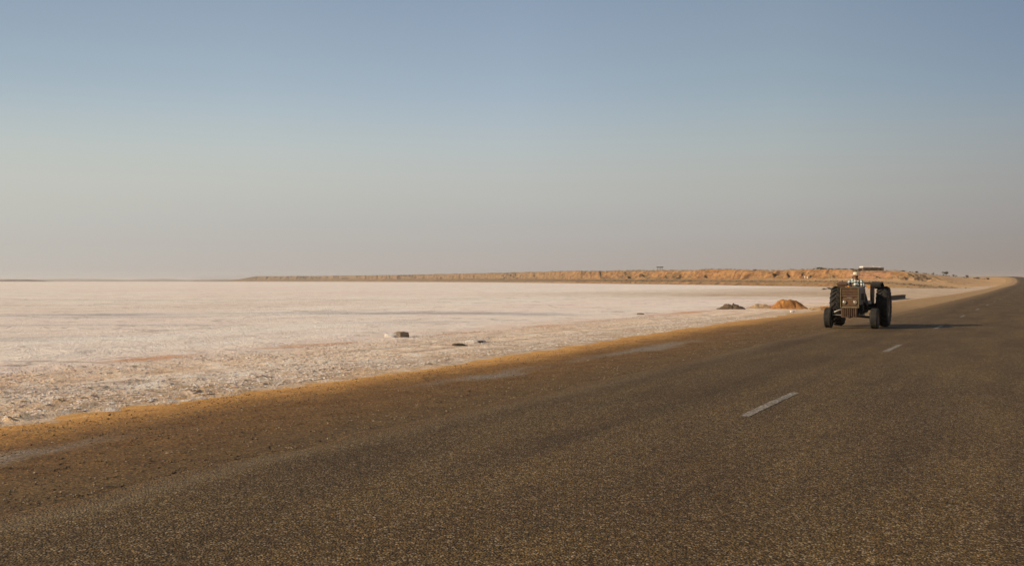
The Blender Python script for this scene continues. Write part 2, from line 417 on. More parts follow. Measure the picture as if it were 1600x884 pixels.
# embankment
s = np.concatenate([np.arange(-60, 1, 1.5), geo(1.5, 1240, .12, 1.0085)])
tt = np.concatenate([-np.linspace(1.25, 0, 64), np.array([-.001]), np.array([.001]), np.linspace(0.02, 1.25, 24)])
S, T = np.meshgrid(s, tt, indexing='ij')
eL = -edge_l(S)
D = np.where(T < 0, -(HALF + (eL - HALF)*np.abs(T)), HALF + (9.5 - HALF)*T)
D = np.where(np.abs(T) < .002, np.sign(T)*(HALF - .3), D)
Zz, _ = emb_z(S, D)
V = np.stack([road_l(S) + D, S, Zz], -1).reshape(-1, 3)
o = mesh_np('road_shoulder', V, grid_faces(len(s), len(tt)), M_SHO, attrs={'t': np.clip(np.abs(T), 0, 1)})
o.rotation_euler.z = -TH; tag(o, kind='structure')

# asphalt, with a slightly crumbled edge
s = np.concatenate([np.arange(-60, 1, 1.0), geo(1.0, 1240, .15, 1.0075)])
us = np.concatenate([np.linspace(-1, -.9, 6), np.linspace(-.85, .85, 21), np.linspace(.9, 1, 6)])
S, U = np.meshgrid(s, us, indexing='ij')
wid = HALF + (fbm(S*1.1, U*0+3, 4, 8) - .5)*.35*np.where(S < 200, 1, 0)
D = U*wid
Zr = road_z(S) + .03*(1 - U**2) + .012 - .045*np.where(np.abs(U) > .999, 1, 0) + (fbm(S*.5, D*.8, 3, 3) - .5)*.012
V = np.stack([road_l(S) + D, S, Zr], -1).reshape(-1, 3)
road = mesh_np('road', V, grid_faces(len(s), len(us)), M_ASPH, attrs={'lat': D})
road.rotation_euler.z = -TH; tag(road, kind='structure')

# centre dashes: 3 m paint, 10 m gap
m = NM('worn_road_paint'); v = m.obj()
wear = m.mr(m.noise(v, 26, 5, .75), .42, .60)
wear2 = m.math('MULTIPLY', wear, m.mr(m.noise(v, 3, 4, .6), .25, .6, .45, 1))
m.base(m.mix(wear2, (.085,.065,.042), (.36,.32,.26))); m.bump(m.noise(v, 60, 3), .006, .5)
M_PAINT = m.m
for k in range(-2, 22):
    s0 = 12.5 + 13*k
    if s0 > 290: break
    ss = np.linspace(s0, s0 + 3.0, 13); uu = np.linspace(-.065, .065, 4)
    S, U = np.meshgrid(ss, uu, indexing='ij')
    jit = (vnoise(S*9, U*60, k+50) - .5)*.014
    Z = road_z(S) + .03 + .012 + .0045 + (fbm(S*.5, U*.8, 3, 3) - .5)*.012
    V = np.stack([road_l(S) + U + jit, S + jit, Z], -1).reshape(-1, 3)
    mesh_np('centre_dash', V, grid_faces(13, 4), M_PAINT, parent=road)

# ------------------------------------------------------------------ salt flat: one sheet to the horizon
s = np.concatenate([-geo(.0, 11500, 4, 1.12)[::-1], geo(4.0, 11500, .10, 1.0095)])
lc = np.concatenate([-geo(11.2, 11500, .075, 1.0130)[::-1], np.array([-9, -6, 0, 5, 9, 11]), geo(13, 11500, 3, 1.16)])
S, L = np.meshgrid(s, lc, indexing='ij')
dsp = np.maximum(np.gradient(s)[:, None], np.abs(np.gradient(lc))[None, :])
def att(scale): return np.clip(1.6 - dsp/scale*1.6, 0, 1)
rz = sst(-20.5, -15.5, L)
left = sst(-10.5, -11.8, L)
z = (fbm(S*.16, L*.16, 3, 40) - .5)*.05*att(3)
z += rz*((fbm(S*1.7, L*2.6, 4, 41, .7) - .5)*.065)*att(.6) + rz*np.maximum(fbm(S*3.0, L*3.6, 3, 44, .65) - .55, 0)*(.34 + .06*sst(-18.5, -15.5, L))*att(.32)
rid = 1 - np.abs(fbm(S*.16, L*.30, 3, 45)*2 - 1)
z += (1 - rz)*sst(.93, 1.0, rid)*.07*att(.9)*(fbm(S*.05, L*.05, 2, 51))*1.3
rid2 = 1 - np.abs(fbm(S*.6, L*.85, 3, 47)*2 - 1)
z += (1-rz)*sst(.88, 1.0, rid2)*.030*att(.5)
z += (1-rz)*(fbm(S*2.0, L*2.4, 3, 49) - .5)*.05*att(.4)
z -= .05*sst(.05, .0, np.abs(L + 16.6 + 1.1*(vnoise(S*.06, L*0, 60)-.5)) - .12)*att(.25)
Z = SALT + z*left - .14*(1 - left); SALT_Z = Z
V = np.stack([L, S, Z], -1).reshape(-1, 3)
# colour masks of the crust: dusty trampled margin, rust-coloured brine stains, ruts, brine-wet bands
nL = L + (fbm(L*.22, S*.07, 4, 90) - .5)*5.0
X_ = L*math.cos(TH) + S*math.sin(TH); Y_ = -L*math.sin(TH) + S*math.cos(TH)
A = {}
A['rough'] = sst(-20.0, -16.6, nL)
A['foot'] = sst(-16.4, -14.0, nL)*sst(.36, .62, fbm(L*.9, S*.6, 4, 91))*.75
oL = L + (fbm(L*.5, S*.10, 4, 92) - .5)*2.6
A['stain'] = np.clip(sst(1.2, .1, np.abs(oL + 19.6))*sst(.46, .64, fbm(L*.2, S*.095, 4, 93))*.85 + sst(3.4, .4, np.abs(oL + 20.0))*.42*fbm(L*.3, S*.1, 3, 94), 0, 1)
for sx_, ln, a_ in ((18.4, 2.4, .8), (24.2, 3.2, .8), (32.0, 3.2, .95), (62, 10, .85), (46, 5, .5)):
    A['stain'] = np.maximum(A['stain'], a_*sst(1, .25, np.hypot((S - sx_)/ln, (oL + 19.7)/.85) + (fbm(L*1.2, S*.6, 3, 95) - .5)*.8))
rut = 0
for c_ in (-16.6, -15.05):
    q = np.abs(L - c_ + 1.6*(vnoise(S*.06, S*0, 60) - .5) + .2*(vnoise(S*.4, S*0, 61) - .5))
    rut = np.maximum(rut, sst(.20, .05, q)*sst(.3, .55, fbm(S*.15, L*.3, 3, 62))*.65)
A['rut'] = rut
de_ = (road_l(S) + edge_l(S)) - L
A['ochre'] = np.clip(sst(1.6, .0, de_ + (fbm(L*1.4, S*.5, 4, 87, .65) - .5)*2.2)*.6 + sst(.52, .66, fbm(L*.7, S*.22, 4, 86))*sst(-21, -17, L)*.14, 0, 1)
yw = Y_ + (fbm(X_*.03, Y_*.08, 4, 96) - .5)*16; wet = 0
for c_, wd, a_, x0, x1 in ((60, 5.0, .75, -30, 14), (45, 1.8, .3, -40, 10), (155, 14, .55, 20, 90), (110, 6, .3, -60, 30), (36, 1.2, .25, -30, 0)):
    wet = np.maximum(wet, sst(wd, wd*.2, np.abs(yw - c_))*sst(x0 - 8, x0 + 6, X_)*sst(x1 + 8, x1 - 6, X_)*a_*sst(.36, .52, fbm(X_*.025, Y_*.09, 4, 97)))
A['wet'] = wet*sst(-22, -26, L)
A['sandy'] = np.clip(sst(95, 150, S)*sst(-90, -25, L)*.9 + sst(.5, .7, fbm(L*.03, S*.02, 4, 88))*.25*sst(-120, -30, L), 0, 1)
A['pink'] = 1.0*sst(.40, .66, fbm(L*.06, S*.03, 5, 98))*.45 + .25*sst(.5, .7, fbm(L*.012, S*.012, 4, 99))
salt = mesh_np('salt_flat', V, grid_faces(len(s), len(lc)), M_SALT, attrs=A)
salt.rotation_euler.z = -TH; tag(salt, kind='structure')

# ------------------------------------------------------------------ the bluffs beyond the salt and the desert behind them
px_t  = np.array([300, 360, 400, 500, 600, 700, 760, 850, 900, 950, 1000, 1100, 1200, 1300, 1340, 1395, 1450, 1500, 1545, 1600, 1700, 2000, 2600])
shore = np.array([3600, 3400, 3250, 2800, 2250, 1750, 1450, 1050, 850, 740, 640, 500, 400, 330, 310, 287, 268, 255, 250, 250, 260, 300, 300])
toe   = np.array([60, 50, 50, 55, 60, 70, 75, 80, 80, 80, 85, 90, 95, 95, 97, 100, 105, 115, 150, 200, 250, 300, 300])
topy  = np.array([439.5, 438.4, 431.6, 431, 429.8, 427.8, 426.3, 424, 422.8, 422.6, 422, 421.6, 422.0, 421.9, 423.2, 423.2, 424.6, 426.8, 429.6, 432, 433, 433, 433])
pxs = np.concatenate([np.arange(300, 1600, .75), geo(1600, 2600, 2, 1.02)])
rows = np.concatenate([np.array([-6, -2]), np.linspace(0, 60, 34), np.linspace(62, 190, 70), geo(194, 6000, 6, 1.09)])
PX, DD = np.meshgrid(pxs, rows, indexing='ij')
sh = np.interp(PX, px_t, shore); te = np.interp(PX, px_t, toe); ty = np.interp(PX, px_t, topy)
sh = sh*(1 + .05*(fbm(PX*.012, PX*0, 4, 71) - .5))
Yd = sh + DD; Xd = (PX - CX)/F*Yd
H = CAMH + (HOR - ty)*(sh + te + 18)/F - SALT
gul = fbm(Xd*.030, Yd*.012, 5, 72, .6) - .5
gul2 = 1 - np.abs(fbm(Xd*.10, Yd*.03, 3, 73)*2 - 1)
bank = np.minimum(H*.35, 1.55)
apron = np.clip(CAMH + (HOR - 436.3)*(sh + te)/F - SALT - bank, 0, np.maximum(H*.55 - bank, 0))
calm = sst(34, 18, np.abs(PX - 1364))               # level ground round the house
soft = sst(1395, 1470, PX)                          # the scarp dies out towards the road
de = DD + gul*95*(1 - .8*calm)*(1 - .7*soft) + (gul2 - .6)*24*sst(20, 60, DD)
wdt = 8 + H*2.6*(.5 + fbm(Xd*.02, Yd*.0, 2, 78))*(1 + 3.0*soft)
bl = sst(0, 1, (de - te)/wdt)
Hn = SALT - .35 + .35*sst(-2, 0, DD) + bank*sst(2, 14, DD + (fbm(Xd*.08, Yd*.08, 3, 74) - .5)*14) + apron*np.clip(DD/te, 0, 1)**1.3
Hn = Hn + (H - bank - apron)*bl*(1 - .45*(1 - bl)*gul2*2)
Hn += (fbm(Xd*.2, Yd*.2, 4, 75) - .5)*(.25 + 2.6*bl*(1 - bl)*4)
Hn += bl*(fbm(Xd*.015, Yd*.015, 4, 76) - .5)*1.3*sst(0, 1.5, H/8)*(1 - calm)
Hn += bl*sst(150, 900, DD)*-1.0
# the land near the road lies just under its embankment
SS = Xd*math.sin(TH) + Yd*math.cos(TH); LL = Xd*math.cos(TH) - Yd*math.sin(TH)
dr = np.abs(LL - road_l(SS))
dr = np.where(SS > 1000, np.minimum(dr, 60), dr)
wr = sst(8, 48, dr)
tgt = np.minimum(road_z(SS) - .55, 5.0) + .25*(fbm(Xd*.05, Yd*.05, 3, 77) - .5)
Hn = Hn*wr + tgt*(1 - wr)
red = sst(14, 4, np.abs(PX - 1358)*.28) * sst(.05, .4, bl)*sst(1.0, .85, bl)
V = np.stack([Xd, Yd, Hn], -1).reshape(-1, 3)
bluff = mesh_np('desert_bluffs', V, grid_faces(len(pxs), len(rows))[:, ::-1], M_BLUFF,
                attrs={'t': np.clip(DD/40, 0, 2), 'red': red})
tag(bluff, kind='structure')
def bluff_z(px, d):
    """height of the bluff sheet at a pixel column and depth"""
    i = int(np.argmin(np.abs(pxs - px))); return float(np.interp(d, Yd[i], Hn[i]))
def bluff_crest(px):
    i = int(np.argmin(np.abs(pxs - px))); a = (Hn[i] - CAMH)/Yd[i]; k = int(np.argmax(np.where(DD[i] < 400, a, -9)))
    return Yd[i][k], Hn[i][k]

# far shores: a low dark spit on the left and blue hills beyond
def ridge(name, px0, px1, d, hs, mat, seed, depth):
    p = np.linspace(px0, px1, 260); r = np.linspace(0, 1, 9)
    P, Q = np.meshgrid(p, r, indexing='ij')
    prof = np.sin(np.pi*np.clip(Q, 0, 1))**.8
    env = sst(px0, px0+60, P)*sst(px1, px1-60, P)
    h = hs*env*(.45 + .9*fbm(P*.02, Q*.5, 5, seed))*prof
    Y = d + depth*Q; X = (P - CX)/F*Y
    return mesh_np(name, np.stack([X, Y, SALT - .6 + h], -1).reshape(-1, 3), grid_faces(260, 9)[:, ::-1], mat)
M_SPIT = simple('far_shore_earth', (.13,.10,.065), .95, .3, .02)
tag(ridge('far_shore_spit', -260, 100, 3600, 7.5, M_SPIT, 81, 200), kind='structure')
tag(ridge('far_shore', 40, 420, 4300, 4.2, simple('far_sand', (.30,.22,.14), .95, .3, .02), 83, 300), kind='structure')
tag(ridge('distant_hills', -600, 560, 8300, 20, simple('far_hill_earth', (.22,.19,.16), .95, .2, .001), 85, 900), kind='structure')

# ------------------------------------------------------------------ tractor
M_PAINTB = simple('faded_brown_paint', (.075,.036,.016), .55, .3, 9, dust=.35, dustc=(.13,.075,.034))
M_SLAT = simple('dusty_grille_paint', (.075,.035,.013), .6, .25, 12, dust=.35, dustc=(.16,.09,.038))
M_FRAME = simple('olive_trim_paint', (.11,.085,.040), .6, .25, 10, dust=.3)
M_HOODT = simple('grey_brown_hood_paint', (.075,.056,.038), .5, .3, 7, dust=.45, dustc=(.15,.11,.07))
M_RED = simple('dark_red_fender_paint', (.085,.022,.013), .5, .3, 8, dust=.35)
M_IRON = simple('oily_cast_iron', (.014,.012,.010), .6, .4, 14, dust=.15, dustc=(.12,.085,.05))
M_RUB = simple('dusty_black_rubber', (.017,.016,.014), .85, .3, 10, dust=.35, dustc=(.075,.056,.035), spec=.2)
M_RIM = simple('dusty_wheel_rim', (.12,.085,.05), .6, .35, 9, dust=.5)
M_STEEL = simple('worn_steel', (.30,.27,.23), .45, .3, 12, metal=.6, dust=.3)
M_SEAT = simple('black_vinyl_seat', (.03,.026,.022), .6, .3, 12, dust=.3)
M_LENS = simple('headlight_glass', (.24,.21,.15), .2, .1, 20, spec=.6)
M_AMBER = simple('amber_lamp_plastic', (.42,.19,.035), .3, .1, 20)
M_WHITE = simple('dusty_white_paint', (.55,.50,.44), .7, .2, 12, dust=.25)

tp = at(1330.5, 513, .03); tp.z = 0.036
tractor = empty('tractor', tp, -TH)
tag(tractor, 'old brown farm tractor with tall rear tyres driving up the road', 'tractor')

def rounded(w_, zb, zt, r, y, n=5):
    pts = [(-w_, y, zb), (w_, y, zb)]
    pts += [(w_ - r + r*math.cos(a), y, zt - r + r*math.sin(a)) for a in np.linspace(0, math.pi/2, n)]
    pts += [(-w_ + r - r*math.sin(a), y, zt - r + r*math.cos(a)) for a in np.linspace(0, math.pi/2, n)]
    return pts
hood = MB().loft([rounded(.305, .86, 1.455, .09, -.34), rounded(.31, .86, 1.475, .09, .1), rounded(.30, .88, 1.49, .10, .8), rounded(.285, .90, 1.495, .11, 1.32)]).build('hood', M_HOODT, tractor, smooth=True)
for sgn in (-1, 1):
    for k in range(5):
        MB().box((sgn*.309 - .008, .12 + k*.14, 1.02), (sgn*.309 + .008, .17 + k*.14, 1.26)).build('louvre', M_IRON, hood)
gr = MB()                                            # the shell round the grille
gr.box((-.325, -.42, .74), (-.285, -.33, 1.46)); gr.box((.285, -.42, .74), (.325, -.33, 1.46))
gr.box((-.325, -.425, 1.46), (.325, -.33, 1.49)); gr.box((-.285, -.415, .74), (.285, -.33, .80))
grille = gr.build('grille_frame', M_FRAME, tractor, bevel=.012)
MB().box((-.284, -.365, .80), (.284, -.335, 1.46)).build('grille_backing', M_PAINTB, grille)
for k in range(5):
    z0 = 1.150 + k*.060
    MB().prism([(-.405, z0), (-.368, z0 - .004), (-.368, z0 + .042), (-.397, z0 + .036)], -.283, .283).build('slat', M_SLAT, grille)
MB().box((-.10, -.412, 1.105), (.10, -.385, 1.128)).build('badge_bar', M_STEEL, grille, bevel=.005)
MB().box((-.283, -.385, .82), (.283, -.366, 1.095)).build('lamp_panel', M_SLAT, grille, bevel=.006)
for sgn in (-1, 1):
    h = MB()
    ring = [(.0, .074), (.035, .074), (.045, .066), (.03, .057), (.0, .045)]
    v = []; f = []; n = 24
    for k in range(n):
        a = 2*math.pi*k/n
        v += [(sgn*.185 + r*math.cos(a), -.385 - x, .955 + r*math.sin(a)) for x, r in ring]
    for k in range(n):
        for i in range(4): f.append((k*5+i, k*5+i+1, ((k+1)%n)*5+i+1, ((k+1)%n)*5+i))
    hl = h.add(v, f).build('headlight', M_STEEL, tractor, smooth=True)
    v = [(sgn*.185, -.432, .955)]; f = []
    for j, (x, r) in enumerate(((.425, .030), (.412, .058))):
        v += [(sgn*.185 + r*math.cos(2*math.pi*k/n), -x, .955 + r*math.sin(2*math.pi*k/n)) for k in range(n)]
    for k in range(n):
        f.append((0, 1+k, 1+(k+1)%n)); f.append((1+k, 1+n+k, 1+n+(k+1)%n, 1+(k+1)%n))
    MB().add(v, f).build('lens', M_LENS, hl, smooth=True)
guard = MB().box((-.30, -.40, .44), (-.235, -.30, .755)).box((.175, -.40, .44), (.24, -.30, .755)).box((-.30, -.402, .40), (.24, -.30, .445)).build('front_guard', M_PAINTB, tractor, bevel=.01)
for k in range(6):
    x = -.195 + k*.068
    MB().box((x - .018, -.415, .43), (x + .018, -.375, .775)).build('guard_bar', M_SLAT, guard, bevel=.006)
MB().box((-.23, -.36, .46), (.17, -.33, .73)).build('radiator_core', M_IRON, guard)
MB().box((-.04, -.50, .38), (.04, -.38, .46)).build('tow_hook', M_IRON, guard, bevel=.01)
eng = MB().box((-.21, -.28, .52), (.21, 1.35, .90)).build('engine_block', M_IRON, tractor, bevel=.03)
MB().box((-.17, -.10, .44), (.17, .9, .53)).build('oil_pan', M_IRON, eng, bevel=.03)
MB().box((.215, .2, .60), (.36, .52, .84)).tube([(.29, .36, .60), (.29, .36, .47)], .05).build('fuel_filter', M_IRON, eng, bevel=.015)
MB().tube([(.24, .7, .98), (.37, .75, .90), (.38, 1.2, .62)], .035, 8).build('exhaust_pipe', M_IRON, eng, smooth=True)
MB().box((-.24, 1.25, .50), (.24, 2.35, 1.00)).box((-.20, 1.35, 1.0), (.20, 1.9, 1.06)).build('gearbox', M_IRON, tractor, bevel=.03)
MB().tube([(-.66, 2.1, .75), (-.3, 2.1, .75), (.3, 2.1, .75), (.66, 2.1, .75)], [.10, .15, .15, .10], 14).build('rear_axle', M_IRON, tractor, smooth=True)
ax = MB().tube([(-.68, 0, .42), (-.2, 0, .46), (.2, 0, .46), (.68, 0, .42)], .055, 10).box((-.09, -.12, .40), (.09, .12, .60)).build('front_axle', M_IRON, tractor, smooth=True)
for sgn in (-1, 1):
    MB().tube([(sgn*.66, 0, .30), (sgn*.66, 0, .56)], .045, 10).build('kingpin', M_IRON, ax, smooth=True)
MB().tube([(-.66, -.10, .55), (-.40, -.16, .66), (-.26, -.10, .68)], .028, 8).tube([(-.64, -.16, .48), (.64, -.16, .48)], .018, 8).build('steering_rod', M_STEEL, ax, smooth=True)

def tyre(name, c, Rr, wd, rim, lugs, out):
    hw = wd/2
    prof = [(-hw*.80, rim), (-hw*.98, rim + (Rr-rim)*.25), (-hw, rim + (Rr-rim)*.55), (-hw*.90, Rr*.945), (-hw*.70, Rr*.978)]
    if not lugs:   # ribbed front tyre
        for x in (-.62, -.34, -.28, -.03, .03, .28, .34, .62):
            gro = abs(abs(x) - .31) < .04 or abs(x) < .04
            prof.append((hw*x, Rr*(.975 if gro else 1.0)))
    else: prof += [(-hw*.3, Rr*.985), (hw*.3, Rr*.985)]
    prof += [(hw*.70, Rr*.978), (hw*.90, Rr*.945), (hw, rim + (Rr-rim)*.55), (hw*.98, rim + (Rr-rim)*.25), (hw*.80, rim)]
    root = empty(name, (0, 0, 0)); root.parent = tractor
    b = MB().lathe_x(prof, c, 48)
    if lugs:
        for k in range(22):
            for sg in (-1, 1):
                a0 = 2*math.pi*(k + (.5 if sg > 0 else 0))/22
                pts = []
                for x, da in ((.02, 0), (.55, -.16), (.97, -.25)):
                    for e in (-.030, .030):
                        a = a0 + da + e
                        for r in ((Rr*.95, Rr*1.035) if x < .9 else (Rr*.88, Rr*.965)):
                            pts.append((c[0] + sg*hw*x, c[1] + r*math.sin(a), c[2] + r*math.cos(a)))
                f = []
                for i in (0, 4):
                    f += [(i, i+4, i+5, i+1), (i+2, i+3, i+7, i+6), (i+1, i+5, i+7, i+3), (i, i+2, i+6, i+4)]
                f += [(0, 1, 3, 2), (8, 10, 11, 9)]
                b.add(pts, f)
    b.build('tyre', M_RUB, root, smooth=True)
    rm = MB().lathe_x([(-hw*.8, rim*1.02), (-hw*.7, rim*.93), (-hw*.1*out, rim*.88), (hw*.15*out, rim*.55), (hw*.35*out, rim*.30), (hw*.45*out, .001)], c, 32)
    rm.lathe_x([(hw*.8, rim*1.02), (hw*.7, rim*.93), (hw*.1*out, rim*.88)], c, 32)
    r = rm.build('rim', M_RIM, root, smooth=True)
    MB().tube([(c[0] + out*hw*.3, c[1], c[2]), (c[0] + out*hw*.75, c[1], c[2])], rim*.22, 12).build('hub', M_IRON, root, smooth=True)
for sgn in (-1, 1):
    tyre('front_wheel', (sgn*.80, 0, .372), .372, .27, .215, False, sgn)
    tyre('rear_wheel', (sgn*.83, 2.1, .76), .735, .43, .40, True, sgn)
    # flat-topped mudguard with an inner plate
    arc = [(2.1 + .93*math.sin(a), .755 + .93*math.cos(a)) for a in np.linspace(-.62, .75, 12)]
    arc2 = [(2.1 + .90*math.sin(a), .755 + .90*math.cos(a)) for a in np.linspace(.75, -.62, 12)]
    lo, hi = sorted((sgn*.43, sgn*.78))
    fd = MB().prism(arc + arc2, lo, hi).build('fender', M_IRON if sgn > 0 else M_PAINTB, tractor, smooth=True)  # darker material on the side away from the sun: shade put into colour
    pl = [(1.62, .86), (2.55, .86)] + [(2.1 + .905*math.sin(a), .755 + .905*math.cos(a)) for a in np.linspace(.6, -.58, 10)]
    a_, b_ = sorted((sgn*.41, sgn*.435))
    MB().prism(pl, a_, b_).build('fender_plate', M_RED, fd)
    a_, b_ = sorted((sgn*.40, sgn*.80))
    MB().box((a_, 1.56, 1.56), (b_, 1.62, 1.655)).build('fender_lip', M_IRON if sgn > 0 else M_PAINTB, fd, bevel=.02)  # lip takes the same painted-in shade as its fender
    a_, b_ = sorted((sgn*.33, sgn*.425))
    MB().box((a_, 1.60, 1.44), (b_, 1.66, 1.55)).build('side_lamp', M_AMBER, fd, bevel=.012)
    a_, b_ = sorted((sgn*.25, sgn*.60))
    MB().box((a_, 1.15, .70), (b_, 1.75, .735)).build('footboard', M_IRON, tractor, bevel=.01)
    a_, b_ = sorted((sgn*.36, sgn*.46))
    MB().box((a_, 1.50, .86), (b_, 1.56, .99)).build('step_bracket', M_WHITE, fd, bevel=.008)
MB().tube([(-.62, 2.46, 1.63), (.62, 2.46, 1.63)], .032, 8).build('cross_bar', M_IRON, tractor, smooth=True)
MB().box((-.24, 1.30, 1.0), (.24, 1.44, 1.50)).build('dashboard', M_HOODT, tractor, bevel=.03)
col_ = MB().tube([(-.02, 1.36, 1.30), (-.05, 1.58, 1.56)], .025, 8).build('steering_column', M_IRON, tractor, smooth=True)
wc = Vector((-.05, 1.58, 1.56)); nn = Vector((-.03, .22, .26)).normalized(); ua = nn.orthogonal().normalized(); ub = nn.cross(ua)
sw = MB(); N = 28
ringp = [wc + (ua*math.cos(2*math.pi*k/N) + ub*math.sin(2*math.pi*k/N))*.20 for k in range(N+1)]
sw.tube(ringp, .014, 8, caps=False)
for k in range(3):
    a = 2*math.pi*k/3; sw.tube([wc, wc + (ua*math.cos(a) + ub*math.sin(a))*.20], .010, 6)
sw.build('steering_wheel', M_SEAT, tractor, smooth=True)
seat = MB().box((-.33, 1.80, 1.08), (.13, 2.24, 1.17)).box((-.12, 1.95, .98), (-.02, 2.10, 1.09)).build('seat', M_SEAT, tractor, bevel=.03)
MB().box((-.31, 2.20, 1.15), (.11, 2.27, 1.42)).build('seat_back', M_SEAT, seat, bevel=.03)
MB().box((-.04, 2.3, .42), (.04, 2.85, .48)).build('drawbar', M_IRON, tractor, bevel=.01)
for sgn in (-1, 1):
    MB().tube([(sgn*.30, 2.35, .85), (sgn*.36, 2.75, .55)], .028, 8).build('lift_arm', M_IRON, tractor, smooth=True)

# ------------------------------------------------------------------ the driver
def skin(name, J, E, mat, parent=None, root=0, sub=2):
    me = bpy.data.meshes.new(name + '_cage'); me.from_pydata([j[0] for j in J], E, []); me.update()
    o = bpy.data.objects.new(name + '_cage', me); C.objects.link(o)
    o.modifiers.new('skin', 'SKIN'); sb = o.modifiers.new('sub', 'SUBSURF'); sb.levels = sub; sb.render_levels = sub
    if not me.skin_vertices: me.attributes
    sv = me.skin_vertices[0].data
    for q, j in zip(sv, J):
        r = j[1]; q.radius = (r, r) if isinstance(r, float) else r
    sv[root].use_root = True
    dg = bpy.context.evaluated_depsgraph_get(); dg.update()
    nm = bpy.data.meshes.new_from_object(o.evaluated_get(dg)); nm.name = name
    bpy.data.objects.remove(o)
    for p in nm.polygons: p.use_smooth = True
    nm.materials.clear(); nm.materials.append(mat)
    return link(bpy.data.objects.new(name, nm), parent)
M_SKIN = simple('sunburnt_skin', (.20,.095,.055), .6, .15, 30)
M_TRS = simple('dark_trousers', (.030,.032,.038), .9, .25, 25, dust=.2)
M_SHOE = simple('dark_leather', (.03,.02,.014), .6, .25, 25)
M_HAT = simple('straw_hat', (.62,.52,.38), .85, .15, 60)
M_BAND = simple('hat_band', (.20,.14,.09), .85, .15, 60)
m = NM('checked_shirt'); v = m.obj(); xyz = m.sep(v)
def chk(q, k, o_): return m.mr(m.math('ABSOLUTE', m.math('SUBTRACT', m.math('FRACT', m.math('ADD', m.math('MULTIPLY', q, k), o_)), .5)), .20, .30)
cx = chk(xyz[0], 9.0, .1); cz = chk(m.math('ADD', xyz[2], m.math('MULTIPLY', xyz[1], .6)), 9.0, .3)
both = m.math('ADD', cx, cz)
m.base(m.ramp(m.math('MULTIPLY', both, .5), [(.0, (.70,.70,.66)), (.5, (.20,.25,.23)), (1.0, (.025,.045,.045))])); m.bump(m.noise(v, 12, 4), .03, .4)
M_SHIRT = m.m

P = {'pelvis': (-.10,2.00,1.28), 'waist': (-.11,2.00,1.42), 'chest': (-.135,1.97,1.60), 'neckb': (-.145,1.94,1.755), 'neck': (-.148,1.92,1.80),
     'head': (-.150,1.895,1.885), 'crown': (-.150,1.90,1.965),
     'shR': (-.335,1.95,1.70), 'elR': (-.50,1.80,1.56), 'wrR': (-.46,1.60,1.50),
     'shL': (.045,1.94,1.70), 'elL': (.16,1.80,1.48), 'wrL': (.11,1.62,1.49),
     'hipR': (-.20,1.97,1.25), 'knR': (-.27,1.56,1.25), 'anR': (-.33,1.48,.83), 'toR': (-.34,1.30,.775),
     'hipL': (.00,1.97,1.25), 'knL': (.20,1.57,1.22), 'anL': (.33,1.46,.83), 'toL': (.34,1.28,.775)}
def chain(names, radii, J, E, start=None):
    prev = start
    for n, r in zip(names, radii):
        p = P[n] if isinstance(n, str) else n
        J.append((p, r)); i = len(J) - 1
        if prev is not None: E.append((prev, i))
        prev = i
    return prev
J = []; E = []
chain(['pelvis'], [(.15,.12)], J, E)
wa = chain(['waist','chest'], [(.14,.11), (.165,.115)], J, E, 0)
nb = chain(['neckb'], [(.09,.075)], J, E, wa)
hd = chain(['neck','head','crown'], [.058, (.080,.098), (.068,.085)], J, E, nb)
chain([(-.150,1.785,1.868)], [(.020,.022)], J, E, hd - 1)            # nose
for sg in (-1, 1): chain([(-.150 + sg*.088,1.905,1.885)], [(.014,.026)], J, E, hd - 1)   # ears
for q in ('R', 'L'):
    sg = -1 if q == 'R' else 1
    wr = chain(['sh'+q,'el'+q,'wr'+q], [.062,.046,.031], J, E, nb)
    w0 = Vector(P['wr'+q]); dirv = Vector((.35*-sg, -.9, -.12)).normalized(); side = Vector((sg, .3, 0)).normalized()
    palm = w0 + dirv*.05
    pl_ = chain([tuple(palm)], [(.036,.020)], J, E, wr)
    for k, ln in enumerate((.070, .080, .075, .058)):
        b0 = palm + dirv*.03 + side*(k - 1.5)*.019; b1 = b0 + dirv*ln*.45 + Vector((0,0,-.012)); b2 = b1 + dirv*ln*.25 + Vector((0,0,-.038))
        chain([tuple(b0), tuple(b1), tuple(b2)], [.0095,.0085,.0075], J, E, pl_)
    t0 = palm - side*.030*1.0; t1 = t0 - side*.028 + dirv*.025 + Vector((0,0,-.015)); chain([tuple(t0), tuple(t1), tuple(t1 + dirv*.025)], [.011,.010,.008], J, E, pl_)
    chain(['hip'+q,'kn'+q,'an'+q,'to'+q], [.085,.062,.042,.034], J, E, 0)
person = skin('person', J, E, M_SKIN)
person.location = tp; person.rotation_euler = (0, 0, -TH)
tag(person, 'driver in a pale straw hat and checked shirt seated on the tractor', 'person')
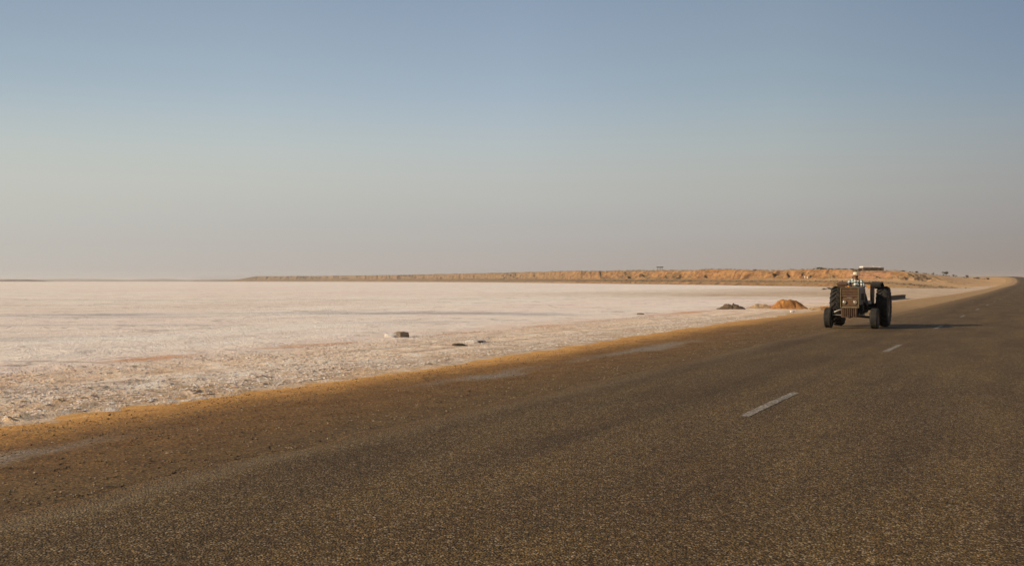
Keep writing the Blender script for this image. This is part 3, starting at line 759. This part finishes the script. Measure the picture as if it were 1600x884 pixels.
# shirt: torso, sleeves, collar
J = []; E = []
chain(['pelvis'], [(.165,.14)], J, E)
wa = chain(['waist','chest'], [(.165,.135), (.185,.14)], J, E, 0)
nb = chain(['neckb'], [(.105,.092)], J, E, wa)
for q in ('R', 'L'):
    w0 = Vector(P['el'+q]).lerp(Vector(P['wr'+q]), .80)
    chain(['sh'+q,'el'+q,tuple(w0)], [.082,.066,.052], J, E, nb)
skin('shirt', J, E, M_SHIRT, person)
J = []; E = []
chain([(-.10,2.00,1.27)], [(.17,.135)], J, E)
for q in ('R', 'L'):
    chain(['hip'+q,'kn'+q,tuple(Vector(P['kn'+q]).lerp(Vector(P['an'+q]), .93))], [.100,.082,.066], J, E, 0)
skin('trousers', J, E, M_TRS, person)
for q in ('R', 'L'):
    a_ = Vector(P['an'+q]); b_ = Vector(P['to'+q])
    J = [(tuple(a_ + Vector((0,.03,-.01))), (.052,.055)), (tuple(a_.lerp(b_, .5) + Vector((0,0,-.01))), (.052,.045)), (tuple(b_), (.048,.038))]
    skin('shoe', J, [(0,1),(1,2)], M_SHOE, person, sub=1)
# eyes, mouth
for sg in (-1, 1):
    MB().tube([(-.150 + sg*.032, 1.802, 1.897), (-.150 + sg*.032, 1.796, 1.897)], .011, 10).build('eye', M_SHOE, person)
MB().tube([(-.175, 1.803, 1.835), (-.150, 1.797, 1.833), (-.125, 1.803, 1.835)], .006, 6).build('mouth', M_BAND, person)
MB().lathe_x([(0, .01)], (0,0,0), 3)
def lathe_z(prof, c, n=28, wob=0.0):
    b = MB(); v = []; f = []; k_ = len(prof)
    for k in range(n):
        t = 2*math.pi*k/n
        v += [(c[0] + r*1.0*math.cos(t), c[1] + r*1.12*math.sin(t), c[2] + z + wob*r*r*math.cos(2*t)) for r, z in prof]
    for k in range(n):
        for i in range(k_-1): f.append((k*k_+i, ((k+1)%n)*k_+i, ((k+1)%n)*k_+i+1, k*k_+i+1))
    return b.add(v, f)
hat = lathe_z([(.001,.105), (.045,.112), (.078,.105), (.094,.080), (.101,.0), (.16,-.012), (.190,-.004), (.190,.004), (.16,-.002), (.100,.010)], (-.150,1.90,1.945), wob=.35).build('hat', M_HAT, person, smooth=True)
lathe_z([(.1015,.004), (.1045,.006), (.1015,.034), (.0985,.034)], (-.150,1.90,1.945), wob=.0).build('hat_band', M_BAND, hat, smooth=True)
lathe_z([(.001,.02), (.088,.015), (.091,-.015), (.088,-.06)], (-.150,1.912,1.945)).build('hair', M_SHOE, person, smooth=True)

# ------------------------------------------------------------------ spoil heaps beside the salt
def soil(name, c, var=.35, sc=2.0):
    m = NM(name); v = m.pos()
    n = m.noise(v, sc, 7, .7); n2 = m.noise(v, sc*5, 6, .75)
    col = m.mix(m.mr(n, .3, .7), tuple(x*(1-var) for x in c), tuple(x*(1+var) for x in c))
    col = m.mix(m.mr(n2, .5, .68, 0, .6), col, m.mix(1.0, col, (.45,.42,.40), 'MULTIPLY'))
    m.base(col); m.bump(n2, .12, .7); return m.m
M_MUD = soil('dark_mud', (.15,.098,.058)); M_ORG = soil('orange_sand', (.36,.165,.050), .3); M_TANH = soil('tan_sand', (.42,.285,.155), .2)
def mound(px0, px1, pyb, pyt, mat, label, seed, lump=.5, peak=.5, name='dirt_mound', depth=.55):
    base = at((px0 + px1)/2, pyb, SALT); sc = base.y/F; wd = (px1 - px0)*sc; hh = (pyb - pyt)*sc
    n = 56; u = np.linspace(-1, 1, n); U, W = np.meshgrid(u, u, indexing='ij')
    wx = U + (fbm(U*1.7, W*1.7, 3, seed) - .5)*.35; wy = W + (fbm(U*1.7, W*1.7, 3, seed+3) - .5)*.5
    k = np.where(wx < (peak*2 - 1), (wx + 1)/(peak*2), (1 - wx)/(2 - peak*2))
    e = np.clip(np.minimum(k*1.25, 1.0), 0, 1)*sst(1.0, .25, np.abs(wy))
    e = sst(0, 1.05, e)**.85
    lm = lump*((fbm(U*2.6, W*2.2, 4, seed+7, .6) - .5)*.9 + (fbm(U*9, W*5, 3, seed+9) - .5)*.35)
    z = hh*.98*e*(1 + lm) + hh*.25*lump*(fbm(U*12, W*7, 2, seed+11) - .5)*sst(0, .25, e) - .15*sst(.03, .0, e)
    V = np.stack([U*wd/2*1.08, W*wd/2*depth, z], -1).reshape(-1, 3)
    o = mesh_np(name, V, grid_faces(n, n)[:, ::-1], mat); o.location = (base.x, base.y + wd*.25, SALT - .03)
    tag(o, label, 'mound', 'spoil heaps on the salt margin'); return o
mound(1122, 1170, 483.5, 475.0, M_MUD, 'low dark brown lumpy mud heap left of the orange heap', 101, 1.0, .45)
mound(1166, 1216, 482, 475.5, M_TANH, 'flat pale tan sand heap between the dark heap and orange heap', 102, .6)
mound(1206, 1268, 482.5, 467.8, M_ORG, 'largest heap, orange sand with a rounded top left of the tractor', 103, .45, .42)
mound(1258, 1292, 484.5, 479.5, M_TANH, 'low brown earth heap close beside the tractor front wheel', 104, .9, .6)
mound(1272, 1318, 483.0, 478.3, M_ORG, 'orange earth heap half hidden behind the tractor wheels', 105, .6, .5)

# ------------------------------------------------------------------ stones on the salt
M_STONE = soil('grey_brown_stone', (.20,.150,.102), .3, 3.0); M_DRK = soil('dark_stone', (.11,.075,.048), .3, 3.0)
M_SLT = soil('salt_lump', (.66,.59,.52), .12, 3.0)
def rock(name, px, py, wpx, hpx, mat, label, seed, cat='rock', rz=0.0, boxy=.5, dy=.8, group=None):
    p = at(px, py, SALT); sc = p.y/F; wx = wpx*sc; hz_ = hpx*sc
    bm = bmesh.new(); bmesh.ops.create_cube(bm, size=2.0); bmesh.ops.subdivide_edges(bm, edges=bm.edges, cuts=5, use_grid_fill=True)
    for v in bm.verts:
        d = v.co.normalized(); v.co = v.co*boxy + d*(1 - boxy)*1.25
        q = np.array([v.co.x*2 + seed, v.co.y*2 + v.co.z*1.7])
        v.co += d*(float(fbm(q[0], q[1], 4, seed)) - .5)*.55
        v.co.x *= wx/2; v.co.y *= wx/2*dy; v.co.z = (v.co.z + .75)*hz_/1.75
    me = bpy.data.meshes.new(name); bm.to_mesh(me); bm.free(); me.materials.append(mat)
    for f_ in me.polygons: f_.use_smooth = False
    o = link(bpy.data.objects.new(name, me)); o.location = (p.x, p.y, SALT - .02); o.rotation_euler.z = rz
    tag(o, label, cat, group); return o
rock('stone_block', 627, 527.0, 18, 9.5, M_STONE, 'squat square stone block on the salt with a long shadow', 3, 'rock', -.85, .6, .9)
rock('salt_heap', 614, 527.0, 22, 7, M_SLT, 'small whitish salt heap against the left of the stone block', 5, 'salt heap', .2, .2)
rock('crust_slab', 716, 539.5, 17, 4.0, M_DRK, 'thin dark crust slab lying alone on the salt', 7, 'crust slab', .3, .1)
rock('salt_slab', 743, 535.5, 26, 6.0, M_SLT, 'white tilted salt slab with a dark underside right of the crust slab', 9, 'salt slab', .2, .15)
rock('crust_lump', 750, 536.0, 9, 4.5, M_DRK, 'small dark lump leaning on the white tilted salt slab', 11, 'crust lump', .2, .45)
rock('white_stone', 1238, 487.5, 6, 3.2, M_SLT, 'little white stone on the bare ground below the orange heap', 13, 'stone', .2, .45)
rock('driftwood_piece', 1001, 491.0, 11, 2.4, M_DRK, 'short dark stick-like fragment lying on the salt', 15, 'fragment', -.5, .5, .3)
# low parapet of a culvert, far side of the tractor
p0 = at(1382, 468.0, -.15); p1 = at(1415, 464.6, -.15)
d_ = (p1 - p0); ln = d_.length
par = MB().box((0, 0, -.3), (ln, .40, .25)).box((-.03, -.03, .25), (ln + .03, .43, .32)).build('culvert_parapet', soil('weathered_concrete', (.075,.052,.032), .25, 2.0), None, bevel=.02, loc=p0, rz=math.atan2(d_.y, d_.x))
tag(par, 'low dark masonry parapet beside the road just behind the tractor', 'parapet')

# ------------------------------------------------------------------ house on the bluff, canopy, posts
M_WALL = soil('mud_brick_wall', (.085,.062,.045), .25, .8); M_WW = simple('whitewash', (.60,.56,.51), .9, .08, 1.0); M_DOOR = simple('dark_opening_wood', (.035,.028,.022), .9, .2, 3)
hd_, hz_ = bluff_crest(1365)
hd_ += 7
def X_at(px, d): return (px - CX)*d/F
k_ = hd_/F
hz_ = min(hz_, CAMH + (HOR - 422.6)*k_)
house = empty('house', (X_at(1365, hd_), hd_, hz_ - .1), 0)
tag(house, 'long low house with white roof blocks on top of the bluff', 'house')
W_ = 32*k_; Hh = max(CAMH + (HOR - 418.0)*k_ - hz_ + .1, 3.6*k_)
hw_ = MB().box((-W_/2, 0, -1.5), (W_/2, 6, Hh)).build('wall', M_WALL, house)
for q in (-.36, -.12, .14, .34):
    wn_ = MB().box((q*W_ - .38, -.03, Hh*.35), (q*W_ + .38, .06, Hh*.80)).build('window', M_DOOR, house)
    MB().box((q*W_ - .46, -.07, Hh*.29), (q*W_ + .46, .03, Hh*.345)).build('sill', M_WALL, wn_)
MB().box((.02*W_ - .4, -.02, -.3), (.02*W_ + .4, .07, Hh*.72)).build('door', M_DOOR, house)
for a_, b_, h_ in ((-.5, -.06, 2.1), (.0, .10, 1.9), (.16, .25, 1.5), (.33, .38, 1.0)):
    MB().box((a_*W_, .25, Hh + .002), (b_*W_, 5, Hh + h_*k_)).build('roof_block', M_WW, house, bevel=.05)
an = empty('outbuilding', (X_at(1346, hd_ + 2), hd_ + 2, bluff_z(1346, hd_ + 2))); tag(an, 'small dark brown shed touching the left of the low house', 'shed')
MB().box((-5.5*k_, 0, -1.5), (4.2*k_, 4, 2.6*k_)).build('wall', M_WALL, an); MB().box((-5.8*k_, -.2, 2.6*k_), (4.4*k_, 4.2, 3.1*k_)).build('roof', M_DOOR, an)
cd_, cz_ = bluff_crest(1031); ck = cd_/F
can = empty('open_canopy', (X_at(1031, cd_ + 6), cd_ + 6, cz_ - .3)); tag(can, 'small flat-roofed open canopy standing alone on the far bluff', 'canopy')
ztop = CAMH + (HOR - 416.6)*ck - (cz_ - .3)
MB().box((-5.2*ck, -1.2, ztop - .55), (5.2*ck, 1.2, ztop)).build('roof', M_DOOR, can)
for q in (-3.6, -1.2, 1.2, 3.6): MB().box((q*ck - .10, -.1, -.5), (q*ck + .10, .1, ztop - .55)).build('post', M_DOOR, can)
for i, (px, hp, mt, lb) in enumerate(((1253, 3.0, M_DOOR, 'leftmost dark marker post low on the orange bluff'), (1258, 2.2, M_WW, 'white marker block between dark posts on the orange bluff'), (1262, 2.2, M_WW, 'second white marker block right of the first on the bluff'), (1266.5, 2.2, M_DOOR, 'rightmost dark marker post low on the orange bluff'))):
    j = int(np.argmin(np.abs(pxs - px))); pj = HOR - (Hn[j] - CAMH)/Yd[j]*F
    q = int(np.argmax((pj < 434.5) & (DD[j] > 10)))
    d = float(Yd[j][q]); zz = float(Hn[j][q]); kk = d/F
    o = MB().box((-.75*kk, -.4, -.5), (.75*kk, .4, hp*kk)).box((-.85*kk, -.45, hp*kk), (.85*kk, .45, hp*kk + .06)).build('marker_block', mt, None, loc=(X_at(px, d), d, zz))
    tag(o, lb, 'marker', 'markers on the orange bluff')

# ------------------------------------------------------------------ desert shrubs and trees
m = NM('dusty_leaves'); v = m.pos(); m.base(m.ramp(m.noise(v, 3, 3), [(.3,(.035,.035,.018)), (.7,(.075,.068,.036))])); M_LEAF = m.m
M_BARK = simple('grey_bark', (.10,.075,.05), .95, .3, 6)
def leaves(n, w_, h_, z0, size, seed, flat=1.0):
    r = np.random.default_rng(seed)
    cl = r.normal(size=(7, 3))*np.array([w_*.26, w_*.26, h_*.20]) + np.array([0, 0, z0 + h_*.5])
    c = cl[r.integers(0, 7, n)] + r.normal(size=(n, 3))*np.array([w_*.13, w_*.13, h_*.13])
    c[:, 2] = np.clip(c[:, 2], .02, None)
    a = r.normal(size=(n, 3)); a /= np.linalg.norm(a, axis=1)[:, None]
    b = np.cross(a, r.normal(size=(n, 3))); b /= np.linalg.norm(b, axis=1)[:, None]
    sz = size*(.6 + r.random(n)*.8)
    V = np.stack([c - a*sz[:,None], c + b*sz[:,None]*.5, c + a*sz[:,None], c - b*sz[:,None]*.5], 1).reshape(-1, 3)
    return V, np.arange(n*4).reshape(-1, 4)
def shrub(name, px, d, zb, wpx, hpx, label, seed, tree=False, group=None, cat='shrub'):
    k = d/F; w_ = wpx*k; h_ = hpx*k
    t = empty(name, (X_at(px, d), d, zb - .05)); tag(t, label, cat, group)
    rr = random.Random(seed)
    tr = MB(); th = h_*(.45 if tree else .25)
    tr.tube([(0, 0, -.3), (rr.uniform(-.05,.05)*h_, 0, th*.6), (rr.uniform(-.06,.06)*h_, 0, th)], [.05*h_, .035*h_, .025*h_], 7)
    for q in range(4):
        a = 2*math.pi*q/4 + rr.random(); tr.tube([(0, 0, th*.6), (math.cos(a)*w_*.2, math.sin(a)*w_*.2, th + h_*.15), (math.cos(a)*w_*.33, math.sin(a)*w_*.33, th + h_*.33)], [.025*h_, .015*h_, .006*h_], 5)
    tr.build('trunk', M_BARK, t, smooth=True)
    w_ *= 1.15; h_ *= 1.15
    V, Fc = leaves(420 if tree else 320, w_, h_*(.62 if tree else .85), h_*(.34 if tree else .05), max(.07*h_, .065*w_), seed)
    mesh_np('crown', V, Fc, M_LEAF, t, smooth=False)
sky_sh = [(1432, 5.0, 3.2, False, 'leftmost round dark shrub on the skyline right of the house'), (1446, 3.4, 1.8, False, 'very low shrub between the two round dark skyline shrubs'),
          (1457.5, 3.8, 3.0, False, 'second round dark shrub along the skyline right of the house'), (1474, 2.6, 2.4, False, 'thin small shrub hugging the left of the tallest skyline tree'),
          (1478.5, 6.6, 6.8, True, 'tallest grey-green tree on the skyline towards the road'), (1489.5, 3.0, 3.4, False, 'upright small shrub just right of the tallest skyline tree'),
          (1494, 3.0, 2.6, False, 'low shrub beside the upright one on the skyline'), (1510.5, 3.4, 4.4, True, 'slender little tree on the skyline nearer the road'),
          (1527, 4.4, 2.8, False, 'dark low shrub on the skyline left of the road bend'), (1523, 2.2, 1.8, False, 'tiny shrub touching the dark one left of the bend'),
          (1543.5, 4.8, 3.0, False, 'broad dark shrub on the skyline closest to the road bend')]
for i, (px, wp, hp, tr_, lb) in enumerate(sky_sh):
    d, zz = bluff_crest(px); shrub('desert_tree' if tr_ else 'desert_shrub', px, d, zz, wp, hp, lb, 300 + i, tr_, 'shrubs on the skyline near the road', 'tree' if tr_ else 'shrub')
for i, (px, wp, hp, lb) in enumerate(((1284, 10, 3.0, 'widest dark bush on the bluff top left of the driver'), (1297, 5, 1.8, 'small dark bush right of the widest bluff-top bush'),
          (1309, 5, 1.6, 'flat dark bush on the bluff top above the tractor'), (1320, 6, 2.0, 'dark bush on the bluff top just left of the straw hat'), (1333, 7, 2.4, 'dark bush on the bluff top left of the shed'),
          (1272, 3, 1.5, 'tiny bush left of the widest bluff-top bush'), (1238, 3, 1.3, 'lone tiny bush on the crest above the orange heap'), (1181, 3, 1.4, 'lone tiny bush on the crest above the dark heap'), (1411, 6, 1.8, 'low bush on the bluff edge right of the house'))):
    d, zz = bluff_crest(px); shrub('desert_shrub', px, d, zz, wp, hp, lb, 340 + i, False, 'bushes on the bluff top')
for i, (px, wp, hp, py, lb) in enumerate(((1287, 6, 3.0, 452.6, 'small dark saltbush on the shore left of the tractor'), (1297.5, 9, 4.2, 452.8, 'larger dark saltbush on the shore by the tractor fender'))):
    p = at(px, py, SALT); shrub('saltbush', px, p.y, SALT, wp, hp, lb, 360 + i, False, 'saltbushes on the shore')

# scrub along the shore bank and over the bluff top: too many to count
rg = np.random.default_rng(5); VV = []; FF = []; n0 = 0
for q in range(1500):
    u = rg.random()
    px = 560 + 980*u**.7; j = int(np.argmin(np.abs(pxs - px)))
    top_ = rg.random() < .35
    r_ = rg.uniform(3, 40) if not top_ else None
    if top_: d, zz = bluff_crest(px); d = d + rg.uniform(-3, 25); zz = float(np.interp(d, Yd[j], Hn[j]))
    else:
        if rg.random() > .25 + .75*fbm(np.array(px*.03), np.array(1.0), 3, 12): continue
        d = float(sh[j][0] + r_); zz = float(np.interp(d, Yd[j], Hn[j]))
    if abs(float(dr[j][int(np.argmin(np.abs(Yd[j]-d)))])) < 12: continue
    hgt = rg.uniform(.25, .6)*(1 if top_ else 1.0)*min(max(.8, d/450), 1.5)
    V, Fc = leaves(10, hgt*2.2, hgt, .02, hgt*.30, 1000 + q)
    VV.append(V + np.array([X_at(px, d), d, zz - .05])); FF.append(Fc + n0); n0 += len(V)
o = mesh_np('low_scrub', np.concatenate(VV), np.concatenate(FF), M_LEAF, smooth=False); tag(o, 'sparse low scrub dotted along the far shore and bluff tops', 'scrub', kind='stuff')

# ------------------------------------------------------------------ loose gravel on the shoulder, crumbs of salt crust
OCT = np.array([(1,0,0),(0,1,0),(-1,0,0),(0,-1,0),(0,0,.7),(0,0,-.5)], float)
OF = np.array([(0,1,4),(1,2,4),(2,3,4),(3,0,4),(1,0,5),(2,1,5),(3,2,5),(0,3,5)])
def scatter(name, s_, l_, z_, size, mat, seed, label, cat, flat=.75):
    r = np.random.default_rng(seed); n = len(s_)
    B = OCT[None]*(.65 + .7*r.random((n, 6, 1)))*np.array([1, .75, flat])[None, None]
    a = r.random(n)*6.28; ca, sa = np.cos(a)[:, None], np.sin(a)[:, None]
    x = (B[..., 0]*ca - B[..., 1]*sa); y = (B[..., 0]*sa + B[..., 1]*ca)
    V = np.stack([x, y, B[..., 2]], -1)*size[:, None, None] + np.stack([l_, s_, z_ + size*.15], -1)[:, None]
    Fc = OF[None] + (np.arange(n)*6)[:, None, None]
    o = mesh_np(name, V.reshape(-1, 3), Fc.reshape(-1, 3), mat, smooth=False); o.rotation_euler.z = -TH
    tag(o, label, cat, kind='stuff'); return o
m = NM('gravel_stones'); v = m.obj(); c_ = m.sep(m.voro(v, 12, out='Color'))[0]
m.base(m.ramp(c_, [(0,(.05,.034,.02)), (.4,(.12,.08,.042)), (.75,(.20,.135,.075)), (1,(.36,.28,.19))])); M_GRAV = m.m
r = np.random.default_rng(77); n = 30000
gs = 3 + 40*r.random(n)**1.7; gd = -(HALF - .1 + (8.9 - HALF)*r.random(n)**1.15)
keep = fbm(gs*.8, gd*1.2, 3, 14) + r.random(n)*.5 > .66
gs, gd = gs[keep], gd[keep]; gz, _ = emb_z(gs, gd); gz = np.where(gd > -HALF, .03, gz)
scatter('loose_gravel', gs, road_l(gs) + gd, gz, .006 + .016*r.random(len(gs))**3, M_GRAV, 1, 'loose brown gravel along the road shoulder', 'gravel')
m = NM('crust_crumbs'); v = m.obj(); c_ = m.sep(m.voro(v, 9, out='Color'))[0]
m.base(m.ramp(c_, [(0,(.36,.27,.185)), (.35,(.58,.47,.36)), (1,(.84,.76,.66))])); M_CRUM = m.m
n = 75000; cs = 7 + 50*r.random(n)**1.35; cl_ = -(13.0 + 7.0*r.random(n)**1.25)
keep = fbm(cs*.5, cl_*.7, 3, 15) + r.random(n)*.4 > .66; cs, cl_ = cs[keep], cl_[keep]
ii = np.clip(np.searchsorted(s, cs), 1, len(s) - 1) if False else None
sg_ = np.concatenate([-geo(.0, 11500, 4, 1.12)[::-1], geo(4.0, 11500, .10, 1.0095)])
ia = np.clip(np.searchsorted(sg_, cs), 0, len(sg_) - 1); ib = np.clip(np.searchsorted(lc, cl_), 0, len(lc) - 1)
scatter('salt_crumbs', cs, cl_, SALT_Z[ia, ib], .010 + .048*r.random(len(cs))**3.0, M_CRUM, 2, 'broken crumbs of salt crust along the foot of the bank', 'salt crumbs', .36)

# ------------------------------------------------------------------ dusty air
bm = bmesh.new(); bmesh.ops.create_cube(bm, size=1.0); me = bpy.data.meshes.new('haze'); bm.to_mesh(me); bm.free()
hm = bpy.data.materials.new('dusty_air'); hm.use_nodes = True; hn = hm.node_tree.nodes; hn.clear()
ho = hn.new('ShaderNodeOutputMaterial'); pv = hn.new('ShaderNodeVolumePrincipled')
pv.inputs['Color'].default_value = (.66,.64,.62,1); pv.inputs['Density'].default_value = 0.00010; pv.inputs['Anisotropy'].default_value = .2
hm.node_tree.links.new(pv.outputs[0], ho.inputs['Volume']); me.materials.append(hm)
hz_o = link(bpy.data.objects.new('haze', me)); hz_o.scale = (36000, 36000, 31); hz_o.location = (0, 0, 31/2 - 1.9)
tag(hz_o, 'thin dusty haze over the salt flat and far bluffs', 'haze', kind='stuff')
